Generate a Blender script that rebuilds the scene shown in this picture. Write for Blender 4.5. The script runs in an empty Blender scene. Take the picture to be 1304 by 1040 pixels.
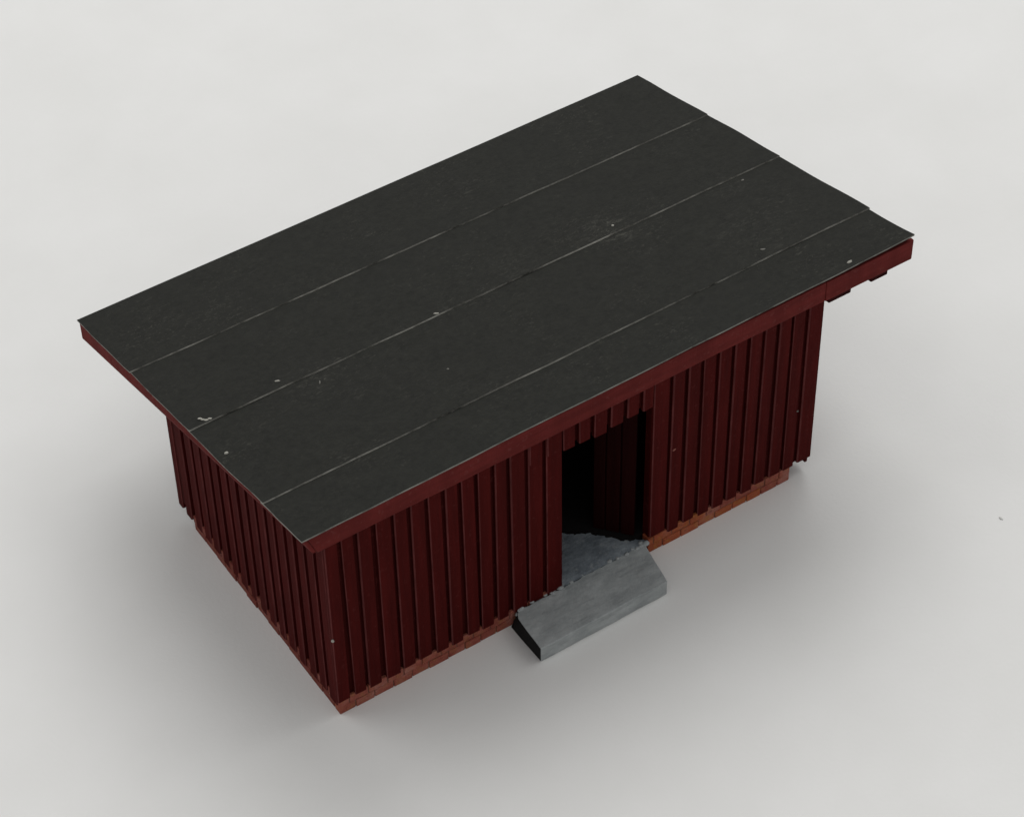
import bpy, bmesh, math, random
from mathutils import Vector, Matrix, noise
from mathutils.bvhtree import BVHTree

random.seed(11)
C = bpy.context.scene.collection
S = 0.01                      # everything below is written in centimetres

# ------------------------------------------------------------------ camera
cam_d = bpy.data.cameras.new('camera')
cam = bpy.data.objects.new('camera', cam_d)
C.objects.link(cam)
bpy.context.scene.camera = cam
cam_d.sensor_fit = 'HORIZONTAL'
cam_d.sensor_width = 36.0
cam_d.lens = 3371.34 / 1304 * 36.0
cam_d.clip_start = 0.02
cam_d.clip_end = 20.0
yaw, pitch, roll = [math.radians(a) for a in (57.1918, -45.8398, -1.17057)]
fw = Vector((math.cos(pitch) * math.cos(yaw), math.cos(pitch) * math.sin(yaw), math.sin(pitch)))
rt = Vector((math.sin(yaw), -math.cos(yaw), 0))
up = rt.cross(fw)
R = rt * math.cos(roll) + up * math.sin(roll)
U = up * math.cos(roll) - rt * math.sin(roll)
M = Matrix((R, U, -fw)).transposed().to_4x4()
M.translation = Vector((-14.7895, -29.5758, 42.6603)) * S
cam.matrix_world = M

# ------------------------------------------------------------------ light
world = bpy.data.worlds.new('World')
bpy.context.scene.world = world
world.use_nodes = True
bg = world.node_tree.nodes['Background']
bg.inputs['Color'].default_value = (1.0, 0.995, 0.985, 1)
bg.inputs['Strength'].default_value = 0.466

def area(name, loc, target, size, power, col):
    d = bpy.data.lights.new(name, 'AREA')
    d.shape = 'DISK'
    d.size = size
    d.energy = power
    d.color = col
    o = bpy.data.objects.new(name, d)
    C.objects.link(o)
    o.location = Vector(loc)
    o.rotation_euler = (Vector(target) - Vector(loc)).to_track_quat('-Z', 'Y').to_euler()
    return o

area('ceiling_lamp', (0.865, 1.270, 1.762), (0.06, 0.03, 0.0), 1.70, 22.6, (1.0, 0.995, 0.985))
area('ceiling_lamp', (1.538, 0.030, 1.762), (0.06, 0.03, 0.0), 1.40, 6.6, (1.0, 0.995, 0.985))
area('ceiling_lamp', (-0.985, 1.075, 1.762), (0.06, 0.03, 0.0), 1.40, 6.3, (1.0, 0.995, 0.985))

sc = bpy.context.scene
sc.view_settings.view_transform = 'Standard'
sc.view_settings.look = 'None'
sc.view_settings.exposure = 0.0
sc.view_settings.gamma = 1.0
sc.view_settings.use_curve_mapping = False
sc.render.engine = 'CYCLES'

# ------------------------------------------------------------------ material helpers
class Mat:
    """Small helper round a node tree; coordinates are object space in centimetres."""
    def __init__(self, name, rough=0.7, spec=0.3):
        self.m = bpy.data.materials.new(name)
        self.m.use_nodes = True
        self.t = self.m.node_tree
        self.b = self.t.nodes['Principled BSDF']
        self.b.inputs['Roughness'].default_value = rough
        self.b.inputs['Specular IOR Level'].default_value = spec
        tc = self.t.nodes.new('ShaderNodeTexCoord')
        mp = self.t.nodes.new('ShaderNodeMapping')
        mp.inputs['Scale'].default_value = (1 / S,) * 3
        self.t.links.new(tc.outputs['Object'], mp.inputs['Vector'])
        self.co = mp.outputs['Vector']
    def scaled(self, s):
        mp = self.t.nodes.new('ShaderNodeMapping')
        mp.inputs['Scale'].default_value = s
        self.t.links.new(self.co, mp.inputs['Vector'])
        return mp.outputs['Vector']
    def noise(self, scale, detail=4, rough=0.55, vec=None, dist=0.0):
        n = self.t.nodes.new('ShaderNodeTexNoise')
        n.inputs['Scale'].default_value = scale
        n.inputs['Detail'].default_value = detail
        n.inputs['Roughness'].default_value = rough
        n.inputs['Distortion'].default_value = dist
        self.t.links.new(vec or self.co, n.inputs['Vector'])
        return n.outputs['Fac']
    def voronoi(self, scale, vec=None, out='Distance'):
        n = self.t.nodes.new('ShaderNodeTexVoronoi')
        n.inputs['Scale'].default_value = scale
        self.t.links.new(vec or self.co, n.inputs['Vector'])
        return n.outputs[out]
    def ramp(self, fac, stops):
        n = self.t.nodes.new('ShaderNodeValToRGB')
        e = n.color_ramp.elements
        while len(e) < len(stops): e.new(0.5)
        for i, (p, c) in enumerate(stops):
            e[i].position = p
            e[i].color = (*c, 1) if not isinstance(c, (int, float)) else (c, c, c, 1)
        self.t.links.new(fac, n.inputs['Fac'])
        return n.outputs['Color']
    def mix(self, fac, a, b, mode='MIX'):
        n = self.t.nodes.new('ShaderNodeMix')
        n.data_type = 'RGBA'
        n.blend_type = mode
        for sock, v in ((n.inputs['Factor'], fac), (n.inputs['A'], a), (n.inputs['B'], b)):
            if isinstance(v, bpy.types.NodeSocket): self.t.links.new(v, sock)
            elif isinstance(v, (int, float)) and sock.type == 'VALUE': sock.default_value = v
            else: sock.default_value = (*v, 1)
        # the RGBA sockets of the Mix node
        for idx, v in ((6, a), (7, b)):
            sock = n.inputs[idx]
            if isinstance(v, bpy.types.NodeSocket): self.t.links.new(v, sock)
            else: sock.default_value = (*v, 1)
        return n.outputs[2]
    def math(self, op, a, b):
        n = self.t.nodes.new('ShaderNodeMath')
        n.operation = op
        for i, v in enumerate((a, b)):
            if isinstance(v, bpy.types.NodeSocket): self.t.links.new(v, n.inputs[i])
            else: n.inputs[i].default_value = v
        return n.outputs[0]
    def color(self, c):
        if isinstance(c, bpy.types.NodeSocket): self.t.links.new(c, self.b.inputs['Base Color'])
        else: self.b.inputs['Base Color'].default_value = (*c, 1)
    def bump(self, h, dist, strength=1.0):
        n = self.t.nodes.new('ShaderNodeBump')
        n.inputs['Strength'].default_value = strength
        n.inputs['Distance'].default_value = dist * S
        self.t.links.new(h, n.inputs['Height'])
        self.t.links.new(n.outputs['Normal'], self.b.inputs['Normal'])

# white table paper
def m_paper():
    k = Mat('white_paper', 0.75, 0.25)
    n = k.noise(0.35, 3)
    c = k.ramp(n, [(0.3, (0.735, 0.735, 0.722)), (0.7, (0.765, 0.765, 0.755))])
    k.color(c)
    k.bump(k.noise(9, 4), 0.012, 0.35)
    return k.m

def m_red(name, base, var=0.35, gain=1.0, rough=0.75, spec=0.04, wear=(0.10, 0.022, 0.02), grain=(7, 7, 0.5)):
    """red-brown hobby paint over wood: streaks along the board, rubbed spots"""
    k = Mat(name, rough, spec)
    g = k.noise(1.0, 5, 0.6, k.scaled(grain))
    lo = tuple(v * (1 - var) for v in base)
    hi = tuple(v * (1 + var) for v in base)
    c = k.ramp(g, [(0.28, lo), (0.72, hi)])
    bd = k.ramp(k.noise(1.0, 2, 0.5, k.scaled((2.1, 2.1, 0.03))), [(0.35, 0.0), (0.65, 1.0)])
    c = k.mix(k.math('MULTIPLY', bd, 0.5), c, tuple(v * 0.62 for v in base))
    blot = k.ramp(k.noise(1.3, 4, 0.6), [(0.35, 0.0), (0.75, 1.0)])
    c = k.mix(k.math('MULTIPLY', blot, 0.45), c, tuple(v * 0.72 for v in base))
    sp = k.ramp(k.noise(8.5, 3, 0.65), [(0.60, 0.0), (0.67, 1.0)])
    c = k.mix(k.math('MULTIPLY', sp, 0.3), c, wear)
    k.color(c)
    k.bump(k.noise(1.0, 5, 0.6, k.scaled((16, 16, 1.2))), 0.02, 0.5)
    return k.m

def m_roof():
    k = Mat('black_tar_paper', 0.85, 0.16)
    fine = k.noise(7, 6, 0.75)
    c = k.ramp(fine, [(0.25, (0.0095, 0.0098, 0.0084)), (0.75, (0.0228, 0.0232, 0.0198))])
    big = k.ramp(k.noise(0.32, 4, 0.6), [(0.3, 0.0), (0.75, 1.0)])
    c = k.mix(k.math('MULTIPLY', big, 0.35), c, (0.0165, 0.0168, 0.0152))
    fib = k.ramp(k.noise(15, 2, 0.5, k.scaled((0.6, 1.3, 1)), 1.2), [(0.60, 0.0), (0.68, 1.0)])
    patch = k.ramp(k.noise(0.55, 3, 0.6), [(0.45, 0.05), (0.7, 1.0)])
    c = k.mix(k.math('MULTIPLY', k.math('MULTIPLY', fib, patch), 0.42), c, (0.085, 0.083, 0.070))
    mott = k.noise(2.6, 4, 0.65)
    c = k.mix(k.math('MULTIPLY', k.ramp(mott, [(0.35, 0.0), (0.70, 1.0)]), 0.16), c, (0.036, 0.036, 0.030))
    # scuffed patches where the paper was rubbed, each round one spot of the sheet
    for cx, cy, rad, amt in ((9.75, 4.55, 0.75, 0.6), (11.8, 2.4, 1.3, 0.2), (2.1, 4.3, 0.6, 0.35), (7.6, 4.9, 0.8, 0.2), (12.6, 4.2, 0.7, 0.25)):
        vm = k.t.nodes.new('ShaderNodeVectorMath'); vm.operation = 'DISTANCE'
        fl = k.t.nodes.new('ShaderNodeVectorMath'); fl.operation = 'MULTIPLY'
        fl.inputs[1].default_value = (1, 1, 0)
        k.t.links.new(k.co, fl.inputs[0]); k.t.links.new(fl.outputs[0], vm.inputs[0])
        vm.inputs[1].default_value = (cx, cy, 0)
        near = k.ramp(k.math('DIVIDE', vm.outputs['Value'], rad), [(0.25, 1.0), (1.0, 0.0)])
        scr = k.ramp(k.noise(4.2 + cx * 0.1, 5, 0.75, k.scaled((0.8, 1.6, 1)), 1.6), [(0.53, 0.0), (0.60, 1.0)])
        c = k.mix(k.math('MULTIPLY', k.math('MULTIPLY', near, scr), amt), c, (0.085, 0.083, 0.072))
    k.color(c)
    k.bump(k.noise(14, 5, 0.7), 0.02, 0.5)
    return k.m

def m_edge(name='cut_paper_edge', stops=((0.33, (0.05, 0.05, 0.044)), (0.48, (0.18, 0.177, 0.16)), (0.72, (0.32, 0.312, 0.28)))):
    k = Mat(name, 0.85, 0.15)
    n = k.noise(1.0, 5, 0.75, k.scaled((0.9, 2, 2)))
    c = k.ramp(n, list(stops))
    k.color(c)
    return k.m

def m_brick(name, stops, fleck):
    k = Mat(name, 0.75, 0.12)
    n = k.noise(2.0, 4, 0.6)
    c = k.ramp(n, [(p, q) for p, q in zip((0.3, 0.5, 0.7), stops)])
    f = k.ramp(k.noise(6, 4, 0.7), [(0.50, 0.0), (0.66, 1.0)])
    c = k.mix(k.math('MULTIPLY', f, 0.6), c, fleck)
    d = k.ramp(k.noise(5, 4, 0.7, k.scaled((1, 1, 2.2))), [(0.56, 0.0), (0.68, 1.0)])
    c = k.mix(k.math('MULTIPLY', d, 0.5), c, (0.11, 0.022, 0.016))
    k.color(c)
    k.bump(k.noise(9, 5, 0.75), 0.07, 1.0)
    return k.m

def m_grey(name, a, b, c2):
    k = Mat(name, 0.7, 0.25)
    n = k.noise(1.0, 6, 0.72, k.scaled((1.6, 2.6, 2.6)))
    c = k.ramp(n, [(0.34, a), (0.5, b), (0.66, c2)])
    st = k.ramp(k.noise(1.0, 4, 0.7, k.scaled((1.1, 7, 7)), 0.6), [(0.54, 0.0), (0.62, 1.0)])
    c = k.mix(k.math('MULTIPLY', st, 0.30), c, tuple(v * 0.5 for v in a))
    sc2 = k.ramp(k.noise(5.0, 4, 0.7), [(0.57, 0.0), (0.66, 1.0)])
    c = k.mix(k.math('MULTIPLY', sc2, 0.4), c, (0.36, 0.37, 0.37))
    k.color(c)
    k.bump(k.noise(7, 5, 0.65), 0.04, 0.6)
    return k.m

def m_plain(name, base, rough=0.8, spec=0.2, sc_=8):
    k = Mat(name, rough, spec)
    n = k.noise(sc_, 4, 0.6)
    k.color(k.ramp(n, [(0.3, tuple(v * 0.75 for v in base)), (0.7, tuple(v * 1.2 for v in base))]))
    k.bump(n, 0.015, 0.5)
    return k.m

RED = (0.060, 0.0050, 0.0044)
PAPER = m_paper()
WALLR = m_red('red_board_paint', RED, 0.30)
RECESS = m_red('red_backing_shade', (0.040, 0.0032, 0.0027), 0.3)  # wall red darkened: groove shade put into the colour
EDGE_HILITE = m_red('red_edge_highlight', (0.115, 0.030, 0.029), 0.5, grain=(3, 3, 1.5))  # lighter red: highlight painted along one edge of each board
FASCIA = m_red('red_fascia_paint', (0.124, 0.0195, 0.0178), 0.25, grain=(0.6, 5, 6), wear=(0.16, 0.05, 0.045))
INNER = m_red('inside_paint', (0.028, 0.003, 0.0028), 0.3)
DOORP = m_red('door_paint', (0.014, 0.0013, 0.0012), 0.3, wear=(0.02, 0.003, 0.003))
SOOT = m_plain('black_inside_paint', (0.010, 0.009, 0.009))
ROOF = m_roof()
EDGE = m_edge()
SEAM = m_edge('worn_seam_edge', [(0.36, (0.035, 0.035, 0.031)), (0.50, (0.17, 0.167, 0.15)), (0.68, (0.40, 0.392, 0.355))])
BRICK = m_brick('painted_brick', ((0.235, 0.054, 0.038), (0.32, 0.090, 0.064), (0.36, 0.145, 0.113)), (0.31, 0.125, 0.052))
BRICK_D = m_brick('dull_red_brick', ((0.15, 0.030, 0.022), (0.20, 0.048, 0.036), (0.24, 0.085, 0.068)), (0.19, 0.065, 0.03))
BRICK_O = m_brick('orange_brick', ((0.30, 0.070, 0.032), (0.38, 0.096, 0.042), (0.41, 0.15, 0.10)), (0.38, 0.155, 0.036))
MORTAR = m_plain('mortar', (0.20, 0.10, 0.075))
STEP = m_grey('grey_concrete_paint', (0.265, 0.283, 0.288), (0.31, 0.330, 0.334), (0.38, 0.40, 0.404))
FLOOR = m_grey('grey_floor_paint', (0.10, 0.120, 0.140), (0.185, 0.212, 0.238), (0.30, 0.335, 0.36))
DARK = m_plain('unpainted_black_card', (0.006, 0.006, 0.006))
PALE = m_plain('pale_dust', (0.36, 0.35, 0.31))
GREYDUST = m_plain('grey_dust', (0.17, 0.167, 0.15))

# ------------------------------------------------------------------ mesh helpers
def new_obj(name, bm, mats, parent=None, bevel=0.0, smooth=False):
    bmesh.ops.recalc_face_normals(bm, faces=bm.faces[:])
    me = bpy.data.meshes.new(name)
    for v in bm.verts: v.co *= S
    bm.to_mesh(me)
    bm.free()
    for m in (mats if isinstance(mats, (list, tuple)) else [mats]): me.materials.append(m)
    if smooth:
        for p in me.polygons: p.use_smooth = True
    o = bpy.data.objects.new(name, me)
    C.objects.link(o)
    if parent: o.parent = parent
    if bevel:
        b = o.modifiers.new('bevel', 'BEVEL')
        b.width = bevel * S
        b.segments = 2
        b.limit_method = 'ANGLE'
        b.angle_limit = math.radians(40)
    return o

def hexa(bm, pts, mi=0):
    """box from 8 points: bottom ring 4, top ring 4"""
    vs = [bm.verts.new(p) for p in pts]
    fs = []
    for idx in ((0, 3, 2, 1), (4, 5, 6, 7), (0, 1, 5, 4), (1, 2, 6, 5), (2, 3, 7, 6), (3, 0, 4, 7)):
        f = bm.faces.new([vs[i] for i in idx])
        f.material_index = mi
        fs.append(f)
    return fs

def box(bm, x0, x1, y0, y1, z0, z1, mi=0):
    return hexa(bm, [(x0, y0, z0), (x1, y0, z0), (x1, y1, z0), (x0, y1, z0),
                     (x0, y0, z1), (x1, y0, z1), (x1, y1, z1), (x0, y1, z1)], mi)

def prism(bm, poly, z0, z1, mi=0, side_mi=None):
    lo = [bm.verts.new((x, y, z0)) for x, y in poly]
    hi = [bm.verts.new((x, y, z1)) for x, y in poly]
    a = bm.faces.new(lo[::-1]); b = bm.faces.new(hi)
    a.material_index = b.material_index = mi
    n = len(poly)
    out = []
    for i in range(n):
        f = bm.faces.new((lo[i], lo[(i + 1) % n], hi[(i + 1) % n], hi[i]))
        f.material_index = mi
        out.append(f)
    return out

rnd = lambda a: random.uniform(-a, a)

# ------------------------------------------------------------------ dimensions (cm)
L, W = 12.0, 6.70            # outer faces of the boarding
D = 0.085                    # board thickness
# roof plane: sheet top
RX0, RX1, RY0, RY1 = -0.49, 14.25, -0.085, 9.63
ZF, ZK = 5.72, 3.71
SL = (ZK - ZF) / (RY1 - RY0)
zroof = lambda y: ZF + SL * (y - RY0)
DX0, DX1 = 5.43, 7.68        # doorway
DTOP = 4.50
BASE_T = 0.425

# ------------------------------------------------------------------ setting
bm = bmesh.new()
vs = [bm.verts.new(p) for p in ((-150, -150, 0), (150, -150, 0), (150, 150, 0), (-150, 150, 0))]
bm.faces.new(vs)
ground = new_obj('ground', bm, PAPER)
ground['kind'] = 'structure'

# ------------------------------------------------------------------ the shed
shed = bpy.data.objects.new('model_shed', None)
C.objects.link(shed)
shed.empty_display_size = 0.02
shed['label'] = 'small dark red board-clad model shed with flat black sloping roof and open doorway'
shed['category'] = 'model shed'

# --- walls: backing sheet + boards, one mesh per wall
def board(bm, a, b, z0, ztop, place, t=None):
    """upright board from a to b along the wall; place(u, depth, z) -> xyz, depth 0 = outer face.
    The edge at a is chamfered and painted lighter as an edge highlight (material 2)."""
    t = t or D
    o = rnd(0.010)
    ch = random.uniform(0.016, 0.028)
    sec = [(a, t), (a, o + ch), (a + ch, o), (b - 0.010, o + rnd(0.006)), (b, o + 0.012), (b, t)]
    tilt, lean = rnd(0.014), rnd(0.018)
    lo, hi = [], []
    for u, d in sec:
        f = (u - a) / (b - a)
        lo.append(bm.verts.new(place(u + lean, d, z0 + tilt * f)))
        hi.append(bm.verts.new(place(u - lean * 0.4, d, ztop(u))))
    bm.faces.new(lo[::-1]); bm.faces.new(hi)
    for i in range(6):
        j = (i + 1) % 6
        f = bm.faces.new((lo[i], lo[j], hi[j], hi[i]))
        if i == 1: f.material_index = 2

def front_wall():
    bm = bmesh.new()
    fp = lambda u, d, z: (u, d, z)
    top = zroof(0) - 0.17
    B0, B1 = D, 0.29
    # backing, left and right of the doorway and above it
    box(bm, 0.02, DX0 - 0.02, B0, B1, BASE_T - 0.01, top, 1)
    box(bm, DX1 + 0.02, L - 0.02, B0, B1, BASE_T - 0.01, top, 1)
    box(bm, DX0 - 0.02, DX1 + 0.02, B0, B1, DTOP + 0.06, top, 1)
    # boards left of the door
    edges = [0.0, 0.38, 0.74, 1.14, 1.55, 1.93, 2.33, 2.71, 3.09, 3.46, 3.85, 4.21, 4.64, 5.06]
    ends = edges[1:] + [DX0 + 0.07]
    for a, b in zip(edges, ends):
        g = random.uniform(0.085, 0.115)
        if b > DX0: g = 0.07
        board(bm, a, b - g, 0.40 + rnd(0.035), lambda u: top, fp)
    edges = [7.68, 8.15, 8.54, 8.93, 9.31, 9.70, 10.09, 10.47, 10.85, 11.22, 11.61]
    ends = edges[1:] + [L + 0.03]
    for a, b in zip(edges, ends):
        g = random.uniform(0.085, 0.115)
        if b > L: g = 0.05
        z = 0.42 + rnd(0.03)
        if a == 7.68: z = 0.52
        board(bm, a, b - g, z, lambda u: top, fp)
    return new_obj('wall', bm, [WALLR, RECESS, EDGE_HILITE], shed)
wall_f = front_wall()
wall_f['label'] = 'front boarded wall with the doorway'

bm = bmesh.new()                                   # head boards over the doorway, laid over the wall
top = zroof(0) - 0.18
x = 4.66
while x < DX1 - 0.12:
    w = min(0.28 + rnd(0.02), DX1 - 0.02 - x)
    off = -0.012 if x < DX0 else 0.0
    z0 = DTOP + rnd(0.05) + (0.10 if x < DX0 else 0)
    board(bm, x, x + w, z0, lambda u: top, lambda u, d, z: (u, d - 0.012 + off, z), 0.10)
    x += w + 0.11
new_obj('door_head', bm, [WALLR, RECESS, EDGE_HILITE], shed)

def side_wall(xface, sign):
    """boards on a plane x = xface; sign -1 faces -x, +1 faces +x"""
    bm = bmesh.new()
    back0, back1 = xface - sign * D, xface - sign * 0.29
    y0b, y1b = 0.30, W - 0.30
    tz = lambda y: zroof(y) - 0.17
    hexa(bm, [(min(back0, back1), y0b, 0.45), (max(back0, back1), y0b, 0.45), (max(back0, back1), y1b, 0.45), (min(back0, back1), y1b, 0.45),
              (min(back0, back1), y0b, tz(y0b)), (max(back0, back1), y0b, tz(y0b)), (max(back0, back1), y1b, tz(y1b)), (min(back0, back1), y1b, tz(y1b))], 1)
    y = 0.09
    first = True
    while y < W - 0.1:
        w = (0.29 if first else 0.235) + rnd(0.02)
        first = False
        if y + w > W: w = W - y
        board(bm, y, y + w, 0.255 + rnd(0.05), tz, lambda u, d, z: (xface - sign * d, u, z), D + 0.002)
        y += w + 0.155 + rnd(0.02)
    return new_obj('wall', bm, [WALLR, RECESS, EDGE_HILITE], shed)
side_wall(0.0, -1)
side_wall(L, 1)

bm = bmesh.new()                                   # rear wall
top = zroof(W) - 0.17
box(bm, 0.02, L - 0.02, W - 0.29, W - D, 0.45, top, 1)
x = 0.0
while x < L - 0.05:
    w = min(0.30 + rnd(0.02), L - x)
    box(bm, x, x + w, W - D - 0.002, W + rnd(0.008), 0.38 + rnd(0.03), top)
    x += w + 0.09
new_obj('wall', bm, [WALLR, RECESS], shed, 0.012)

# --- brick plinth
bm = bmesh.new()
BX0, BX1, BY0, BY1 = 0.02, 11.44, 0.022, 6.10
H1, H2 = 0.235, BASE_T
def brick_run(bm, a0, a1, place, gap=None):
    for row, (z0, z1) in enumerate(((0.0, 0.207), (0.223, BASE_T))):
        x = a0 - (0.0 if row == 0 else random.uniform(0.15, 0.3))
        while x < a1 - 0.02:
            w = 0.41 + rnd(0.06)
            xa, xb = max(x, a0), min(x + w, a1)
            if xb - xa > 0.05:
                zt = z1 + rnd(0.012) + (random.uniform(0, 0.03) if row else 0)
                place(xa, xb, z0, zt, rnd(0.012))
            x += w + 0.022
def pf(xa, xb, z0, z1, o): box(bm, xa, xb, BY0 + o, 0.24, z0, z1, 2 if (DX1 - 0.1 < xa < 9.7 + rnd(1.4)) else 0)
def pl(ya, yb, z0, z1, o): box(bm, BX0 + o, 0.24, ya, yb, z0, z1, 3)
def pr(ya, yb, z0, z1, o): box(bm, BX1 - 0.22, BX1 + o, ya, yb, z0, z1)
def pb(xa, xb, z0, z1, o): box(bm, xa, xb, BY1 - 0.22, BY1 + o, z0, z1)
brick_run(bm, BX0, DX0 - 0.02, pf)
brick_run(bm, DX1 - 0.02, BX1, pf)
brick_run(bm, 0.265, BY1, pl)
brick_run(bm, 0.265, BY1 - 0.25, pr)
brick_run(bm, 0.265, BX1 - 0.25, pb)
# mortar core just behind the brick faces
for b in ((BX0 + .025, DX0 - 0.04, BY0 + .025, 0.23), (DX1, BX1 - .02, BY0 + .025, 0.23)):
    box(bm, b[0], b[1], b[2], b[3], 0.001, BASE_T - 0.03, 1)
box(bm, BX0 + .025, 0.23, 0.235, BY1 - .02, 0.001, BASE_T - 0.03, 1)
box(bm, BX1 - 0.21, BX1 - .022, 0.235, BY1 - .02, 0.001, BASE_T - 0.03, 1)
new_obj('brick_plinth', bm, [BRICK, MORTAR, BRICK_O, BRICK_D], shed, 0.014)

# --- floor inside: dark sheet, grey paint only near the doorway
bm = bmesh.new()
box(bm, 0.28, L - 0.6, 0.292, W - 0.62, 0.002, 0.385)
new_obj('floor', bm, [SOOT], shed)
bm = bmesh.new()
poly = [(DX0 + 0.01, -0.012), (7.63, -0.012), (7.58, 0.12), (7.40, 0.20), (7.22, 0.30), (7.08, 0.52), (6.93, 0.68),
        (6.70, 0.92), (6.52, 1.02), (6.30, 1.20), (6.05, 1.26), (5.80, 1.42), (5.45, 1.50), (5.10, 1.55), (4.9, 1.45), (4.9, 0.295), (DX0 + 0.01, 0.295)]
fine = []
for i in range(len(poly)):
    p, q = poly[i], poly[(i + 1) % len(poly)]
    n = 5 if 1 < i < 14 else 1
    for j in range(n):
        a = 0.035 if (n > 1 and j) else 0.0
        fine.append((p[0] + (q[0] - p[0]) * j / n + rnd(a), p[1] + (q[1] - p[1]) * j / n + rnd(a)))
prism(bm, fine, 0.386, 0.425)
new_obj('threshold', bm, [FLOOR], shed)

# --- doorstep slab
bm = bmesh.new()
def lerp(a, b, t): return (a[0] + (b[0] - a[0]) * t, a[1] + (b[1] - a[1]) * t)
fl, fr, br, bl = (4.13, -1.13), (7.33, -1.12), (7.55, 0.0), (4.33, -0.02)
poly = [lerp(fl, fr, i / 12) for i in range(13)] + [lerp(fr, br, i / 4) for i in range(1, 5)]
for i in range(1, 26):
    p = lerp(br, bl, i / 26)
    poly.append((p[0], p[1] + rnd(0.018)))
poly += [bl, (4.25, -0.09), (4.19, -0.20), (4.165, -0.5), (4.15, -0.8)]
poly = [(x + rnd(0.006), y + rnd(0.006)) for x, y in poly]
sides = prism(bm, poly, 0.004, 0.42)
for f in sides:
    c = f.calc_center_median()
    if c.x < 4.36 and c.y > -1.10: f.material_index = 1
bm.verts.ensure_lookup_table()
for v in bm.verts:                                  # the left side leans: its foot is further left
    if v.co.z < 0.1 and v.co.x < 4.36 and v.co.y > -1.1: v.co.x = 4.125 + rnd(0.004)
new_obj('doorstep', bm, [STEP, DARK], shed, 0.02)

# filler lumps of grey paint along the joint of step and wall
bm = bmesh.new()
def lump(bm, x, y, z, r, sq=0.6):
    res = bmesh.ops.create_icosphere(bm, subdivisions=2, radius=1)
    for v in res['verts']:
        n = 1 + 0.45 * noise.noise(v.co * 1.7 + Vector((x * 7, y * 9, z)))
        v.co = Vector((v.co.x * r * n * 1.3, v.co.y * r * n, v.co.z * r * n * sq)) + Vector((x, y, z))
for i in range(30):
    x = random.choice((random.uniform(4.35, 5.6), random.uniform(7.15, 7.62), random.uniform(4.35, 7.6)))
    lump(bm, x, 0.0 + rnd(0.035), 0.415 + rnd(0.01), random.uniform(0.02, 0.05), 0.5)
lump(bm, 7.57, 0.0, 0.41, 0.07); lump(bm, 7.48, 0.06, 0.42, 0.05); lump(bm, 4.40, -0.02, 0.39, 0.07)
lump(bm, 4.28, -0.06, 0.36, 0.055); lump(bm, 5.38, -0.02, 0.43, 0.06)
new_obj('joint_filler', bm, [STEP], shed, smooth=True)

# --- door leaf, swung inwards, hinged at the right jamb
door_parent = None
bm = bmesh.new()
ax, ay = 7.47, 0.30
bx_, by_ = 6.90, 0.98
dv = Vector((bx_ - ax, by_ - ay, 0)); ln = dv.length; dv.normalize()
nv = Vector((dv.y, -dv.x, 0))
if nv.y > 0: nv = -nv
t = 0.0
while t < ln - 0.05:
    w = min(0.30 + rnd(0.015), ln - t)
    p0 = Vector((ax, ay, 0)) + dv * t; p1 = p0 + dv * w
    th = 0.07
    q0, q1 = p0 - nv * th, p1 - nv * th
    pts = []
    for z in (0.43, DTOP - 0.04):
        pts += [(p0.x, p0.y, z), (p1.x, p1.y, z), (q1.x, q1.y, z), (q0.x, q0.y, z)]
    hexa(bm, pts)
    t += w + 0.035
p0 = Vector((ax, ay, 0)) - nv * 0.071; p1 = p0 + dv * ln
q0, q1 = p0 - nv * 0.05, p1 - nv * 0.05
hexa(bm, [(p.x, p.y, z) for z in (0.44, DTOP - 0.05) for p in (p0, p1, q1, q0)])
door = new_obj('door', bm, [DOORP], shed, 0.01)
door['label'] = 'plank door leaf standing open inside the doorway'

# --- roof: deck as the part, felt strips, fascias and rafters below it
bm = bmesh.new()
ry0, ry1 = RY0 + 0.13, RY1 - 0.12
def slab_pts(x0, x1, y0, y1, dt, db):
    """box following the roof slope, dt / db = depth of its top / bottom below the felt"""
    return [(x0, y0, zroof(y0) - db), (x1, y0, zroof(y0) - db), (x1, y1, zroof(y1) - db), (x0, y1, zroof(y1) - db),
            (x0, y0, zroof(y0) - dt), (x1, y0, zroof(y0) - dt), (x1, y1, zroof(y1) - dt), (x0, y1, zroof(y1) - dt)]
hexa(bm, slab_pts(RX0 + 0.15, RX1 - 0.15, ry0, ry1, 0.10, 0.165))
roof = new_obj('roof', bm, [INNER], shed)

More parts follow.
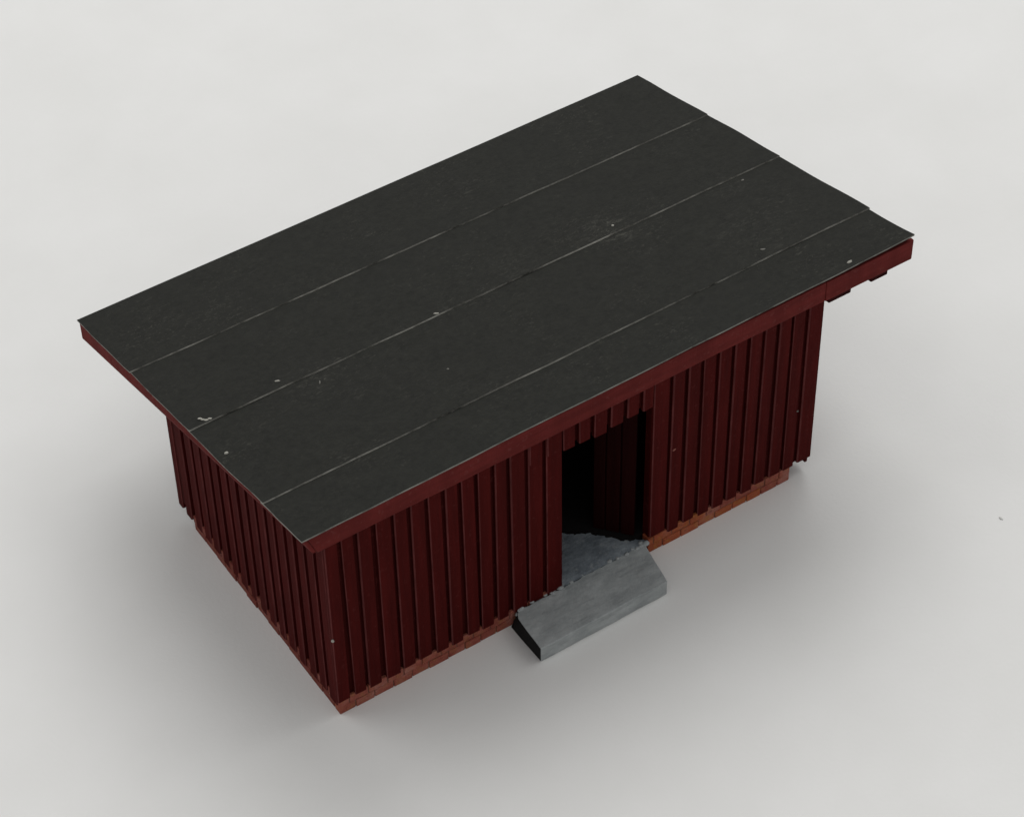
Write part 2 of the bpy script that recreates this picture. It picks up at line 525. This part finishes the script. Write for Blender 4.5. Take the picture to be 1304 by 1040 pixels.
# felt strips: subdivided sheets, each one's front edge lying over the next
seams = [(RY0, RY0), (1.40, 1.36), (4.43, 4.37), (7.08, 6.95), (RY1, RY1)]
bm = bmesh.new()
NX, NY = 72, 10
for k in range(4):
    (ya0, yb0), (ya1, yb1) = seams[k], seams[k + 1]
    x0, x1 = RX0 + (0.0, -0.008, 0.006, 0.0)[k], RX1 + (-0.07, -0.06, -0.045, -0.085)[k]
    ov = 0.10 if k < 3 else 0.0
    rows = []
    for j in range(NY + 1):
        row = []
        for i in range(NX + 1):
            u, v = i / NX, j / NY
            x = x0 + (x1 - x0) * u
            x += 0.030 * noise.noise(Vector((v * 2.3 + k * 3.1, u * 3, 2.2))) * (abs(u - 0.5) * 2) ** 4
            yf = ya0 + (yb0 - ya0) * u
            yr = ya1 + (yb1 - ya1) * u + ov
            if k: yf += 0.015 * noise.noise(Vector((x * 0.9, k * 7.1, 0)))
            y = yf + (yr - yf) * v
            # front edge raised over the strip before it, rear end tucked under
            lift = 0.031 * (1 - v) ** 1.5 if k else 0.0
            if k: lift += max(0, 0.02 * noise.noise(Vector((x * 0.45, k * 3.3, 1.0)))) * (1 - v)
            lift += 0.012 * noise.noise(Vector((x * 0.35, y * 0.35, 4.0)))
            d = max(0.0, (u - 0.90) / 0.10) * max(0.0, 1 - (y - RY0) / 1.2)
            lift += 0.03 * d * d                      # curled corner
            w_ = (y - RY0) / (RY1 - RY0)
            lift += 0.125 * u * (1 - w_) - 0.05 * u * w_   # sheets a little twisted
            if k == 0 and v == 0: y += 0.010 * noise.noise(Vector((x * 1.3, 0.5, 0)))
            row.append((x, y, zroof(y) + lift))
        rows.append(row)
    th = 0.040 if k == 0 else 0.030
    tv = [[bm.verts.new(p) for p in r] for r in rows]
    bv = [[bm.verts.new((p[0], p[1] - (0.018 if (j == 0 and k) else 0.0), p[2] - th)) for p in r] for j, r in enumerate(rows)]
    for j in range(NY):
        for i in range(NX):
            bm.faces.new((tv[j][i], tv[j][i + 1], tv[j + 1][i + 1], tv[j + 1][i]))
            bm.faces.new((bv[j][i], bv[j + 1][i], bv[j + 1][i + 1], bv[j][i + 1]))
    def rim(a, b, c, d):
        f = bm.faces.new((a, b, c, d)); f.material_index = mi_
    mi_ = 2 if k else 1
    for i in range(NX):
        rim(bv[0][i], bv[0][i + 1], tv[0][i + 1], tv[0][i])
        rim(tv[NY][i], tv[NY][i + 1], bv[NY][i + 1], bv[NY][i])
    mi_ = 1
    for j in range(NY):
        rim(tv[j][0], tv[j + 1][0], bv[j + 1][0], bv[j][0])
        rim(bv[j][NX], bv[j + 1][NX], tv[j + 1][NX], tv[j][NX])
felt_tree = BVHTree.FromBMesh(bm)
new_obj('roofing_felt', bm, [ROOF, EDGE, SEAM], roof)

FH = 0.56
bm = bmesh.new()                                    # front fascia, in three butted lengths
zt = zroof(RY0) - 0.034
fy0, fy1 = RY0 + 0.035, RY0 + 0.125
for a, b, dz, dy in ((RX0 + 0.13, 11.93, 0.0, 0.0), (11.935, RX1 - 0.03, -0.012, -0.008)):
    n = 24
    prev = None
    for i in range(n + 1):
        x = a + (b - a) * i / n
        zb = zroof(RY0) - FH + dz + 0.016 * noise.noise(Vector((x * 0.8, 2, 0)))
        yy = fy0 + dy + 0.012 * noise.noise(Vector((x * 0.5, 5, 0)))
        xs = x + (0.20 if (i == 0 and a < 0) else 0.0)
        ring = [bm.verts.new(p) for p in ((xs, yy, zb), (xs, fy1, zb), (x, fy1, zt), (x, yy, zt))]
        if prev:
            for q in range(4): bm.faces.new((prev[q], prev[(q + 1) % 4], ring[(q + 1) % 4], ring[q]))
        else: bm.faces.new(ring[::-1])
        prev = ring
    bm.faces.new(prev)
new_obj('fascia', bm, [FASCIA], roof, 0.02)

for xa, xb, lean in ((RX0 + 0.035, RX0 + 0.125, 0.20), (RX1 - 0.125, RX1 - 0.035, 0.0)):   # gable fascias
    bm = bmesh.new()
    pts = slab_pts(xa, xb, RY0 + (0.05 if lean else 0.13), RY1 - (0.12 if not lean else 0.05), 0.12 if not lean else 0.034, 0.53)
    for i in (0, 1): pts[i] = (pts[i][0] + lean, pts[i][1], pts[i][2])       # lower edge leans in at the front
    hexa(bm, pts)
    new_obj('fascia', bm, [FASCIA], roof, 0.02)
bm = bmesh.new()                                    # rear fascia
hexa(bm, slab_pts(RX0 + 0.13, RX1 - 0.13, RY1 - 0.13, RY1 - 0.075, 0.15, 0.48))
new_obj('fascia', bm, [FASCIA], roof, 0.02)

# rafters under the overhangs
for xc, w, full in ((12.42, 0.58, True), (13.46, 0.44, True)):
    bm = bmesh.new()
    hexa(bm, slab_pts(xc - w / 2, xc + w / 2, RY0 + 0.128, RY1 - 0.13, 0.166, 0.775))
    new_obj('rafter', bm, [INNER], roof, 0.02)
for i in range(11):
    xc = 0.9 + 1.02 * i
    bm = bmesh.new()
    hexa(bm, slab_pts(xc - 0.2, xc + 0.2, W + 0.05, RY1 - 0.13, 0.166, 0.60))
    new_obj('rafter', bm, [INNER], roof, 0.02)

# ------------------------------------------------------------------ loose specks of dust
def speck(name, label, loc, r, m, stretch=(1, 1, 0.5), rot=0.0, group='pale specks lying on the black roof', chain=None):
    bm = bmesh.new()
    if chain:
        for cx, cy, cr in chain: 
            res = bmesh.ops.create_icosphere(bm, subdivisions=2, radius=1)
            for v in res['verts']: v.co = Vector((v.co.x * cr * 1.9 + cx, v.co.y * cr + cy, v.co.z * cr * 0.6))
    else:
        res = bmesh.ops.create_icosphere(bm, subdivisions=2, radius=1)
        for v in res['verts']:
            n = 1 + 0.4 * noise.noise(v.co * 1.5 + Vector(loc))
            v.co = Vector((v.co.x * r * stretch[0] * n, v.co.y * r * stretch[1] * n, v.co.z * r * stretch[2] * n))
    o = new_obj(name, bm, m, None, smooth=True)
    o.location = Vector(loc) * S
    o.rotation_euler.z = rot
    o['label'] = label
    o['category'] = 'speck'
    if group: o['group'] = group
    return o

def on_roof(x, y, dz=0.015):          # measured on the unshifted roof plane
    x, y = x - 0.097, y - 0.15
    hit = felt_tree.ray_cast(Vector((x, y, 20)), Vector((0, 0, -1)))[0]
    return (x, y, (hit.z if hit else zroof(y)) + dz)
SR = [
 ('pale wavy fibre near the left roof edge beside the middle seam', (0.02, 4.66), 0, PALE, -0.55, [(-0.11, 0.03, .026), (-0.05, 0.0, .024), (0.02, -0.015, .026), (0.09, 0.02, .026)], None),
 ('roundish pale crumb near the left roof edge in front of the middle seam', (-0.17, 3.43), 0.040, PALE, 0.3, None, (1.2, 0.9, .5)),
 ('short pale dash behind the middle seam in the left third of the roof', (1.76, 4.81), 0.034, PALE, -0.5, None, (1.6, 0.7, .5)),
 ('small pale dash on the middle seam at the centre of the roof', (5.43, 4.60), 0.036, PALE, -0.5, None, (1.7, 0.6, .5)),
 ('faint grey speck on the black roof in front of the centre dash', (4.57, 2.79), 0.024, GREYDUST, 0.2, None, (1, 1, .5)),
 ('cream chip on the front roof edge near the right corner', (12.70, 0.22), 0.042, PALE, 0.1, None, (1.7, 0.7, .6)),
 ('grey speck behind the front seam in the right third of the roof', (11.71, 1.80), 0.036, GREYDUST, -0.4, None, (1.6, 0.7, .5)),
 ('small pale speck among the scuffs on the middle seam', (10.01, 4.78), 0.030, PALE, 0.6, None, (1.0, 1.0, .6)),
 ('grey speck beside the right end of the middle seam', (13.11, 4.30), 0.028, GREYDUST, 0.1, None, (1.3, .8, .5)),
 ('thin grey fibre in front of the middle seam in the left third of the roof', (2.40, 4.20), 0.020, GREYDUST, 1.1, None, (2.6, .7, .6)),
]
for lab, (x, y), r, m, rot, chain, st in SR:
    speck('dust_speck', lab, on_roof(x, y, 0.006), r, m, st or (1, 1, .5), rot, chain=chain)
# short scuff lines near the middle seam
def fly(name, label, loc, r, m, st, g): return speck(name, label, loc, r, m, st, 0.2, group=g)
fly('dust_speck', 'tiny white bead stuck to the near corner of the red wall', (-0.012, -0.012, 2.41), 0.032, PALE, (1, 1, 1), None)
fly('dust_speck', 'tiny reddish chip on the wall boards right of the doorway', (8.22, -0.012, 2.92), 0.030, m_plain('red_chip', (0.25, 0.09, 0.07)), (1.6, 0.6, 0.7), None)
fly('dust_speck', 'tiny grey chip on the wall boards near the right corner', (11.50, 0.0, 2.13), 0.022, GREYDUST, (1.2, 0.8, 0.8), None)
fly('crumb', 'faint grey crumb lying alone on the white paper at far right', (14.51, -3.45, 0.012), 0.03, m_plain('grey_crumb', (0.66, 0.66, 0.64)), (1.0, 1.8, 0.4), None)
